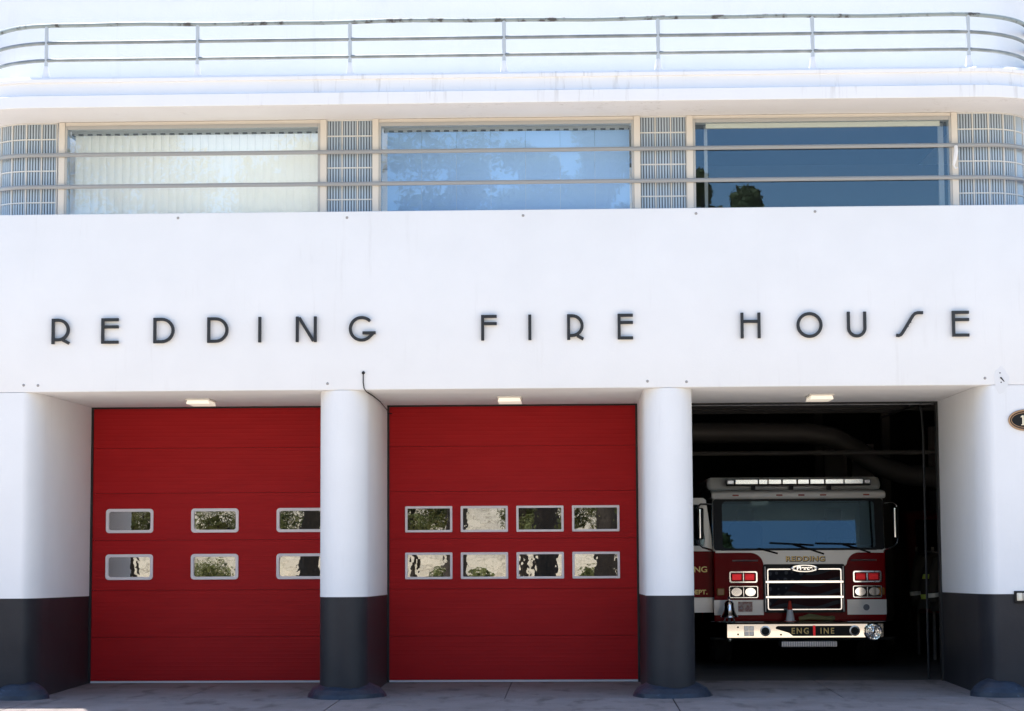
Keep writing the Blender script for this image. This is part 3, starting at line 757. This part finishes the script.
# grille
t = MB(); t.box(-.49, .61, .475, .52, .80, 1.455); gr = t.build('grille', 'flag', eng)
t = MB()
ring(t, rrect(-.522, .638, .785, 1.472, .03), rrect(-.445, .565, .845, 1.39, .02), .452, .50, 1)
t.build('surround', ['chrome', 'trimblack'], gr)
for z in (1.222, 1.007):
    t = MB(); t.box(-.50, .62, .432, .46, z-.022, z+.022); t.build('bar', 'chrome', gr, bevel=.008)
t = MB(); ring(t, rrect(-.475, .595, .815, 1.420, .03), rrect(-.445, .565, .845, 1.385, .02), .436, .47)
t.build('chrome_frame', 'chrome', gr, bevel=.010)
for x in (-.497, .615):
    t = MB(); t.tube([(x, .455, .80), (x, .455, 1.44)], .012, 8); t.build('side_trim', 'satin', gr, smooth=60)
em = MB(); em.lathe([(.205, 0), (.205, -.010), (.19, -.018), (.16, -.018), (.15, -.010), (.0, -.010)], (.063, .436, 1.412), 'y', 40, sy=.27)
em = em.build('emblem', 'chrome', eng)
q = MB(); q.lathe([(.150, 0), (.14, -.004), (.0, -.004)], (.063, .427, 1.412), 'y', 32, sy=.25); q.build('emblem_field', 'trimblack', em)
text_obj('script', 'Pierce', .078, 'chrome', em, (.063, .421, 1.392), off=.003, ext=.001, xs=1.15).rotation_euler = (PI/2, 0, 0)
# lamps
for cx in (-.806, .955):
    t = MB(); ring(t, rrect(cx-.205, cx+.205, 1.208, 1.378, .03), rrect(cx-.175, cx+.175, 1.235, 1.350, .015), .452, .50); t.box(cx-.012, cx+.012, .455, .50, 1.236, 1.349)
    w = t.build('warning_light', 'chrome', eng, bevel=.006)
    for s in (-1, 1):
        q = MB(); x = cx+s*.092
        q.box(x-.075, x+.075, .470, .50, 1.240, 1.345); q.build('lens', 'lens_red', w, bevel=.012)
        q = MB(); q.box(x-.03, x+.035, .466, .471, 1.27, 1.325); q.build('lens', 'lens_red', w, bevel=.008)
    t = MB(); ring(t, rrect(cx-.210, cx+.210, .992, 1.168, .025), rrect(cx-.190, cx+.190, 1.010, 1.150, .015), .452, .50); t.box(cx-.010, cx+.010, .456, .50, 1.011, 1.149)
    w = t.build('headlight', 'chrome', eng, bevel=.006)
    for s in (-1, 1):
        q = MB(); x = cx+s*.098
        q.lathe([(.076, -.004), (.066, .012), (.042, .026), (.018, .030), (.0, .030)], (x, .468, 1.080), 'y', 20, sy=.78); q.build('reflector', 'chrome', w)
        q = MB(); q.lathe([(.022, 0), (.018, -.016), (.0, -.02)], (x, .490, 1.080), 'y', 12); q.build('bulb', 'lens_clear', w)
        q = MB(); q.box(x-.088, x+.088, .490, .50, 1.011, 1.149); q.build('lens', 'trimblack', w)
for x in (-1.13, 1.15):
    t = MB(); t.box(x-.055, x+.055, .47, .54, 1.03, 1.135); t.build('turn_signal', 'lens_amber', eng, bevel=.012)
for x0, x1 in ((-.96, -.59), (.73, 1.10)):
    t = MB(); t.tube([(x0, .490, 1.525), (x1, .490, 1.525)], .012, 8); t.build('trim_bar', 'satin', eng)
# bumper with angled ends, tray, dark lettering backing, lamps, siren
t = MB(); bpf = [(.035, .418), (.0, .455), (.0, .640), (.02, .668), (.06, .672), (.06, .418)]
xs_ = [(-1.30, .26), (-1.08, 0), (1.10, 0), (1.31, .26)]
loops = [[(x, y+dy, z) for y, z in bpf] for x, dy in xs_]
for A, B in zip(loops, loops[1:]): t.strip(A, B, closed=True)
t.add(loops[0], [tuple(range(6))]); t.add(loops[-1], [tuple(range(6))])
bp = t.build('bumper', 'bumper_chrome', eng, smooth=20)
t = MB(); t.prism([(-1.29, .27), (-1.07, .05), (1.09, .05), (1.30, .27), (1.30, .62), (-1.29, .62)], .60, .668, 'z'); t.build('tray', 'trimblack', bp)
t = MB(); t.prism([(-.40, .60), (-.372, .616), (.66, .616), (.72, .56), (.66, .475), (-.16, .475), (-.22, .52), (-.40, .575)], -.008, .0, 'y'); np_ = t.build('dark_backing', 'trimblack', bp)  # dark shape just proud of the bumper, behind the lettering
text_obj('lettering', 'ENG', .115, 'gold', np_, (-.062, -.009, .508), off=.002, ext=.002, space=1.35, xs=.92)
text_obj('lettering', 'INE', .115, 'gold', np_, (.315, -.009, .508), off=.002, ext=.002, space=1.35, xs=.92)
q = MB(); q.box(.118, .150, -.016, -.004, .478, .622); q.build('red_bar', 'lens_red', np_)
for x in (-.547, .70):
    t = MB(); t.lathe([(.074, .0), (.074, -.014), (.056, -.016), (.050, .0), (.045, .0)], (x, 0, .546), 'y', 26); t.build('lamp_ring', 'satin', bp)
    t = MB(); t.lathe([(.052, -.004), (.03, -.002), (.0, -.002)], (x, 0, .546), 'y', 22); t.build('lamp_hole', 'black', bp)
t = MB()
for dx in (-1, 1):
    for dz in (-1, 1): t.box(-.776+dx*.036-.033, -.776+dx*.036+.033, -.008, .0, .547+dz*.036-.033, .547+dz*.036+.033)
t.build('vent_plate', 'satin', bp, bevel=.003)
t = MB()
for x, z in ((-.93, .60), (-.93, .50), (-.33, .495), (-.335, .60)): t.lathe([(.014, 0), (.012, -.008), (0, -.009)], (x, 0, z), 'y', 10)
t.build('bolt', 'black', bp)
t = MB(); t.lathe([(.125, .02), (.125, -.05), (.110, -.062), (.100, -.050), (.086, -.062), (.072, -.050), (.058, -.064), (.044, -.052), (.028, -.068), (.0, -.072)], (.955, -.0, .532), 'y', 36)
for k in range(10):
    a = 2*PI*k/10; t.tube([(.955+.03*math.cos(a), -.066, .532+.03*math.sin(a)), (.955+.11*math.cos(a), -.060, .532+.11*math.sin(a))], .006, 6)
t.build('siren', 'chrome', eng)
t = MB(); t.box(-.324, .461, .06, .45, .315, .405); t.build('front_step', 'treadplate', eng, bevel=.02)
t = MB()
for k in range(24): t.box(-.31+.0325*k, -.296+.0325*k, .052, .061, .325, .395)
t.build('step_rib', 'satin', eng)
# bell on its post
bl = MB(); bx, by = -1.045, .06
bl.lathe([(.0, .735), (.085, .735), (.122, .742), (.120, .758), (.098, .785), (.078, .83), (.070, .88), (.066, .935), (.045, .965), (.016, .975), (.014, 1.01), (.02, 1.02), (.0, 1.035)], (bx, by, 0), 'z', 28)
bell = bl.build('bell', 'chrome', eng)
q = MB(); q.tube([(bx-.07, by, .68), (bx-.05, by, .74), (bx, by, .72), (bx+.05, by, .74), (bx+.07, by, .68)], .012, 8); q.tube([(bx, by, .40), (bx, by, .72)], .018, 8); q.lathe([(.05, .42), (.05, .44), (.02, .45)], (bx, by, 0), 'z', 12)
q.build('bell_post', 'satin', bell)
# mirrors on bent chrome arms
for s, mx in ((1, 1.352), (-1, -1.42)):
    t = MB(); e_ = s*1.235
    t.tube([(e_, .52, 2.33), (mx-.01*s, .37, 2.335), (mx+.025*s, .34, 2.30), (mx+.03*s, .34, 2.22)], .014, 8)
    t.tube([(mx+.03*s, .34, 1.83), (mx+.025*s, .35, 1.77), (mx-.03*s, .37, 1.72), (e_, .52, 1.675)], .014, 8)
    ar = t.build('mirror_arm', 'chrome', eng, smooth=60)
    t = MB(); t.prism(rrect(mx-.03, mx+.05, 1.83, 2.28, .025), .30, .40, 'y'); t.build('mirror_head', 'trimblack', ar, bevel=.012)
    t = MB(); t.tube([(mx-.008, .30, 1.85), (mx-.008, .295, 2.05), (mx-.008, .30, 2.26)], .032, 14); t.build('mirror_back', 'chrome', ar, smooth=60)
# open passenger-side door, swung out square to the cab
dr = MB(); dy0, dy1 = .70, .75
dr.box(-2.12, -1.222, dy0, dy1, .78, 1.0, 1)
dr.box(-2.12, -1.222, dy0, dy1, 1.0, 1.66, 0)
# upper white frame with a sloping front edge and a window hole
outer = [(-2.12, 1.66), (-1.222, 1.66), (-1.235, 1.85), (-1.31, 2.40), (-1.35, 2.43), (-2.06, 2.43), (-2.12, 2.36)]
inner = [(-2.04, 1.74), (-1.35, 1.74), (-1.335, 1.85), (-1.40, 2.27), (-1.43, 2.33), (-2.02, 2.33), (-2.04, 2.30)]
ring(dr, outer, inner, dy0, dy1, 1)
door = dr.build('cab_door', ['maroon', 'cabwhite'], eng, bevel=.006)
q = MB(); q.add([(x, dy0+.02, z) for x, z in inner]+[(x, dy0+.026, z) for x, z in inner], [tuple(range(7)), tuple(range(7, 14))]+[(i, (i+1) % 7, 7+(i+1) % 7, 7+i) for i in range(7)]); q.build('door_glass', 'windshield', door)
text_obj('lettering', 'REDDING', .115, 'gold', door, (-1.30, dy0-.004, 1.362), align='RIGHT', ext=.001, off=.002, xs=1.15)
text_obj('lettering', 'FIRE DEPT.', .09, 'gold', door, (-1.305, dy0-.004, 1.045), align='RIGHT', ext=.001, off=.002, xs=1.1)
q = MB(); q.box(-2.05, -1.93, dy0-.03, dy0, 1.50, 1.53); q.build('handle', 'chrome', door)
# light bar
lb = MB(); lb.box(-.99, 1.09, .86, 1.12, 2.605, 2.625, 0); lb.box(-.99, 1.09, .95, 1.1, 2.625, 2.69, 0)
lbar = lb.build('light_bar', 'trimblack', eng)
for x0, x1 in ((-.87, -.54), (-.53, -.40), (-.39, -.20), (-.185, .02), (.035, .20), (.215, .42), (.435, .70), (.71, .98)):
    q = MB(); q.box(x0, x1, .855, .95, 2.626, 2.696); q.build('lens', 'lens_bar', lbar, bevel=.006)
for x0, x1 in ((-.99, -.885), (.995, 1.09)):
    q = MB(); q.box(x0, x1, .86, .95, 2.626, 2.69); q.build('end_cap', 'satin', lbar, bevel=.01)
q = MB()
for x in (-.6, -.05, .5): q.box(x-.03, x+.03, .95, 1.05, 2.54, 2.605)
q.build('mount', 'trimblack', lbar)
# rear body and wheels
t = MB(); t.box(-1.24, 1.24, 3.2, 9.2, .55, 2.75); t.box(-1.245, 1.245, 3.2, 9.2, .75, .95, 1); t.build('rear_body', ['maroon', 'cabwhite'], eng, bevel=.03)
t = MB(); t.box(-.5, .5, .45, 9.0, .40, .60); t.build('chassis', 'trimblack', eng)
for s in (-1, 1):
    for y in (1.75, 7.2):
        t = MB(); t.lathe([(.30, -.15), (.46, -.15), (.50, -.10), (.50, .10), (.46, .15), (.30, .15)], (s*1.06, y, .50), 'x', 28); w = t.build('wheel', 'tyre', eng)
        q = MB(); q.lathe([(.30, -.12), (.30, .12), (.2, .10), (.12, .16), (0, .16)], (s*1.06, y, .50), 'x', 24); q.build('rim', 'satin', w)

# cone and hose lying on the bumper tray
cn_ = empty('traffic_cone', (TX-.178, TY+.20, .67)); tag(cn_, 'small traffic cone with red top and white collar standing on the fire engine bumper', 'traffic cone')
q = MB(); q.lathe([(.085, 0), (.085, .012), (.062, .016), (.05, .10), (.038, .165), (.034, .166)], (0, 0, 0), 'z', 20); q.build('collar', 'cone_white', cn_)
q = MB(); q.lathe([(.0365, .164), (.016, .285), (.012, .29), (.0, .29)], (0, 0, 0), 'z', 20); q.build('tip', 'cone_red', cn_)
q = MB(); q.lathe([(.088, 0.0005), (.088, .007), (.084, .007)], (0, 0, 0), 'z', 20); q.build('rim', 'cone_red', cn_)
q = MB()
for k in range(3):
    q.tube([(-.24+.03*k, .06*k, .035), (-.08, .06*k-.01, .05+.01*k), (.1, .06*k+.01, .04), (.22-.02*k, .06*k, .035), (.25, .06*k+.03, .04)], .032, 10)
o = q.build('fire_hose', 'hose', None, smooth=60, loc=(TX+.19, TY+.24, .672)); tag(o, 'dull yellow fire hose folded on the fire engine bumper', 'hose')

# ================================================================== THINGS DEEPER IN THE BAY
t = MB(); t.tube([(1.0, 8.8, 3.55), (4.5, 8.8, 3.52), (4.95, 8.8, 3.45), (5.3, 8.8, 3.25), (5.7, 8.85, 2.98), (6.1, 8.9, 2.85), (6.6, 8.9, 2.8)], .17, 14)
o = t.build('exhaust_duct', 'duct', None, smooth=60); tag(o, 'fat grey exhaust duct bending down under the dark bay ceiling', 'duct')
for z, y, lab in ((3.15, 7.6, 'thin dark pipe running level behind the light bar, lowest of the pipes'), (3.95, 9.6, 'thin dark pipe running level close under the bay ceiling')):
    t = MB(); t.tube([(1.0, y, z), (7.5, y, z)], .035, 8); o = t.build('ceiling_pipe', 'duct', None); tag(o, lab, 'pipe', 'pipes under the bay ceiling')
# red van, mostly lost in the dark
van = empty('red_van', (7.35, 9.6, 0)); tag(van, 'dark red van parked deep in the bay to the right of the fire engine', 'van')
t = MB(); t.prism([(0, .45), (0, 1.05), (.55, 1.2), (1.15, 2.2), (1.3, 2.3), (5, 2.3), (5, .45)], -1.0, 1.0, 'x'); t.build('body', 'van_red', van, bevel=.08, segs=3)
t = MB(); t.add([(-.88, .63, 1.26), (.88, .63, 1.26), (.8, 1.13, 2.12), (-.8, 1.13, 2.12), (-.88, .66, 1.26), (.88, .66, 1.26), (.8, 1.16, 2.12), (-.8, 1.16, 2.12)], [(0, 1, 2, 3), (4, 7, 6, 5), (0, 4, 5, 1), (1, 5, 6, 2), (2, 6, 7, 3), (3, 7, 4, 0)]); t.build('windshield', 'windshield', van, loc=(0, -.03, .02))
for s in (-1, 1):
    t = MB(); t.box(s*.75-.16, s*.75+.16, -.03, .05, .8, .98); t.build('headlight', 'lens_clear', van, bevel=.03)
    for y in (.9, 4.0):
        t = MB(); t.lathe([(.2, -.11), (.35, -.11), (.37, -.07), (.37, .07), (.35, .11), (.2, .11), (.0, .1)], (s*.92, y, .37), 'x', 22); t.build('wheel', 'tyre', van)
t = MB(); t.box(-.98, .98, -.10, .1, .42, .62); t.build('bumper', 'trimblack', van, bevel=.03)
# turnout coats on a wall rail
ck = MB(); ck.tube([(6.25, 5.9, 1.62), (6.25, 8.9, 1.62)], .02, 8)
for y in (5.95, 7.4, 8.85): ck.tube([(6.25, y, 0), (6.25, y, 1.7)], .025, 8)
o = ck.build('coat_rack', 'bay_beam', None); tag(o, 'dark metal coat rack beside the right wall of the bay', 'coat rack')
def coat():
    r = empty('turnout_coat')
    q = MB(); rows = []
    for h, a, b_ in ((-.80, .20, .33), (-.55, .17, .30), (-.30, .15, .28), (-.08, .13, .27), (-.02, .10, .17), (.02, .06, .08)):
        rows.append([(a*math.cos(2*PI*j/20)*(1+.1*math.sin(5*2*PI*j/20)), b_*math.sin(2*PI*j/20), h) for j in range(20)])
    for A, B in zip(rows, rows[1:]): q.strip(A, B, closed=True)
    for s in (-1, 1): q.tube([(0, s*.22, -.07), (-.03, s*.32, -.25), (-.06, s*.36, -.50), (-.05, s*.35, -.66)], [.09, .085, .075, .08], 10)
    q.build('shell', 'coat', r, smooth=60)
    for z, a, b_ in ((-.62, .185, .315), (-.32, .157, .285)):
        q = MB(); f_ = lambda j, k, zz: (a*k*math.cos(2*PI*j/20)*(1+.1*math.sin(5*2*PI*j/20)), b_*k*math.sin(2*PI*j/20), zz)
        q.strip([f_(j, 1.04, z-.035) for j in range(20)], [f_(j, 1.02, z+.035) for j in range(20)], closed=True); q.build('stripe', 'lime', r)
    for s in (-1, 1):
        q = MB(); q.tube([(-.06, s*.36, -.54), (-.055, s*.357, -.60)], .084, 10); q.build('cuff_band', 'silver', r)
    return r
c0 = coat()
def copy_tree(o, parent=None):
    c = o.copy(); COL.objects.link(c); c.parent = parent
    for ch in list(o.children): copy_tree(ch, c)
    return c
for i, (y, a, lab) in enumerate(((6.25, -.5, 'lime striped turnout coat on the rack, nearest the doorway'), (7.15, -.9, 'lime striped turnout coat in the middle of the rack'), (8.2, -.3, 'lime striped turnout coat on the rack, farthest into the bay'))):
    o = c0 if i == 0 else copy_tree(c0)
    o.location = (6.22, y, 1.58); o.rotation_euler.z = a
    tag(o, lab, 'coat', 'turnout coats on the rack')

# ================================================================== ACROSS THE STREET (seen in the glass)
def tree(x, y, h, rad, lab, n=22000, low=.35, seed=1):
    rd = random.Random(seed)
    e = empty('street_tree', (x, y, 0)); tag(e, lab, 'tree', 'trees across the street')
    t = MB(); t.tube([(0, 0, -.1), (.1, 0, h*.18), (-.05, .1, h*.4), (.1, 0, h*.75)], [min(.42, h*.026), min(.34, h*.022), min(.26, h*.017), .06], 10)
    cl = []
    for k in range(22):
        a = rd.uniform(0, 2*PI); zz = h*rd.uniform(low, .93); rr = rad*rd.uniform(.2, .85)*(1-.6*max(0, (zz/h-.6)/.4))
        p = Vector((rr*math.cos(a), rr*math.sin(a), zz)); cl.append((p, rad*rd.uniform(.22, .42)))
        if k < 10: t.tube([(0, 0, zz*.62), (p.x*.5, p.y*.5, zz*.85), tuple(p)], [.12, .07, .02], 6)
    t.build('trunk', 'bark', e, smooth=60)
    f = MB()
    for k in range(n):
        c, r = rd.choice(cl)
        d = Vector((rd.gauss(0, 1), rd.gauss(0, 1), rd.gauss(0, .8))); d.normalize(); p = c+d*r*rd.uniform(.45, 1.08)
        u = Vector((rd.gauss(0, 1), rd.gauss(0, 1), rd.gauss(0, 1))).normalized(); v = u.cross(d+Vector((.01, 0, 0))).normalized()
        s = rd.uniform(.045, .10)
        f.add([p-u*s, p+v*s*.6, p+u*s, p-v*s*.6], [(0, 1, 2, 3)])
    f.build('crown', 'leaf', e)
tree(-11.8, -34, 15.0, 3.4, 'broad green tree across the street, opposite the left window', seed=2)
tree(-7.9, -37, 14.6, 2.6, 'green tree across the street, second from the left', seed=3)
tree(-2.9, -33, 14.2, 2.5, 'green tree across the street, opposite the left half of the middle window', seed=4)
tree(-.2, -36, 15.6, 2.2, 'green tree across the street, opposite the centre of the middle window', seed=14)
tree(1.7, -34, 14.8, 1.9, 'green tree across the street, opposite the right half of the middle window', seed=5)
tree(4.55, -32, 13.2, .8, 'slim green tree across the street', seed=6)
tree(5.55, -26.8, 11.2, 1.35, 'green tree farthest to the right across the street', seed=7)
for i, (x, y, h, rad, n) in enumerate(((-15.5, -45, 6.5, 2.6, 3500), (-10.8, -46, 6.5, 2.4, 3500), (-5.2, -46, 6.2, 1.9, 2000), (-1.1, -44, 6.4, 2.0, 2400), (.5, -46, 6., 1.5, 2000), (2.4, -45, 6., 1.6, 2000))):
    tree(x, y, h, rad, 'low shade tree in front of the pale stone building, ' + ('leftmost', 'second', 'third', 'fourth', 'fifth', 'rightmost')[i] + ' of six', n=n*3, low=.32, seed=20+i)
for i, (x, r_) in enumerate(((-19., 1.6), (-13.4, 1.2), (-4.1, .9), (-2.9, .7), (1.5, .8))):
    rd = random.Random(60+i); e = empty('shrub', (x, -49.5, 0)); tag(e, 'low green shrub against the far stone building, ' + ('leftmost', 'second', 'third', 'fourth', 'rightmost')[i] + ' of five', 'shrub', 'shrubs across the street')
    f_ = MB()
    for k in range(2600):
        d = Vector((rd.gauss(0, 1), rd.gauss(0, 1), abs(rd.gauss(0, 1)))).normalized()*r_*rd.uniform(.5, 1.05)
        a = Vector((rd.gauss(0, 1), rd.gauss(0, 1), rd.gauss(0, 1))).normalized(); b = a.cross(Vector((.3, .2, 1))).normalized(); q_ = rd.uniform(.04, .09)
        f_.add([d-a*q_, d+b*q_*.6, d+a*q_, d-b*q_*.6], [(0, 1, 2, 3)])
    f_.build('foliage', 'leaf', e)
    t_ = MB(); t_.tube([(0, 0, -.05), (.05, 0, r_*.7)], [.06, .02], 6); t_.build('stem', 'bark', e)
w = MB(); w.box(-40, 40, -52, -51.5, 0, 5.2); w.box(-40, 40, -52.05, -51.4, 5.2, 5.4)
o = w.build('stone_building', 'stone'); tag(o, 'long low pale stone building across the street behind the trees', 'building')

# ================================================================== LIGHT, SKY, CAMERA
sd = Vector((-.29, .22, 1)).normalized()        # towards the sun: high, behind the building and to the left
el = math.asin(sd.z); az = math.atan2(sd.x, sd.y)
sun = bpy.data.lights.new('sun', 'SUN'); sun.energy = 4.6; sun.angle = R(.53); sun.color = (1, .95, .87)
so = bpy.data.objects.new('sun', sun); COL.objects.link(so); so.rotation_euler = (-sd).to_track_quat('-Z', 'Y').to_euler()
wd = bpy.data.worlds.new('World'); scene.world = wd; wd.use_nodes = True
nt = wd.node_tree; bg = nt.nodes['Background']
sk = nt.nodes.new('ShaderNodeTexSky'); sk.sky_type = 'NISHITA'; sk.sun_disc = False
sk.sun_elevation = el; sk.sun_rotation = az; sk.air_density = 1.0; sk.dust_density = .3; sk.ozone_density = 1.6
nt.links.new(sk.outputs[0], bg.inputs[0]); bg.inputs[1].default_value = .135

cam = bpy.data.cameras.new('camera'); co = bpy.data.objects.new('camera', cam); COL.objects.link(co)
cam.sensor_width = 36; cam.lens = 2041.5*36/1024; cam.clip_end = 2000; cam.clip_start = .1
yaw, pitch, roll = .0305514, .0903390, -.0053887
f = Vector((-math.sin(yaw)*math.cos(pitch), math.cos(yaw)*math.cos(pitch), math.sin(pitch)))
r = Vector((math.cos(yaw), math.sin(yaw), 0)); u = r.cross(f)
r2 = r*math.cos(roll)+u*math.sin(roll); u2 = -r*math.sin(roll)+u*math.cos(roll)
co.matrix_world = Matrix(((r2.x, u2.x, -f.x, .8213), (r2.y, u2.y, -f.y, -24), (r2.z, u2.z, -f.z, 1.8316), (0, 0, 0, 1)))
scene.camera = co
scene.render.engine = 'CYCLES'
scene.view_settings.view_transform = 'Standard'; scene.view_settings.look = 'None'
scene.view_settings.exposure = 1.34; scene.view_settings.gamma = 1
scene.render.resolution_x = 1024; scene.render.resolution_y = 711
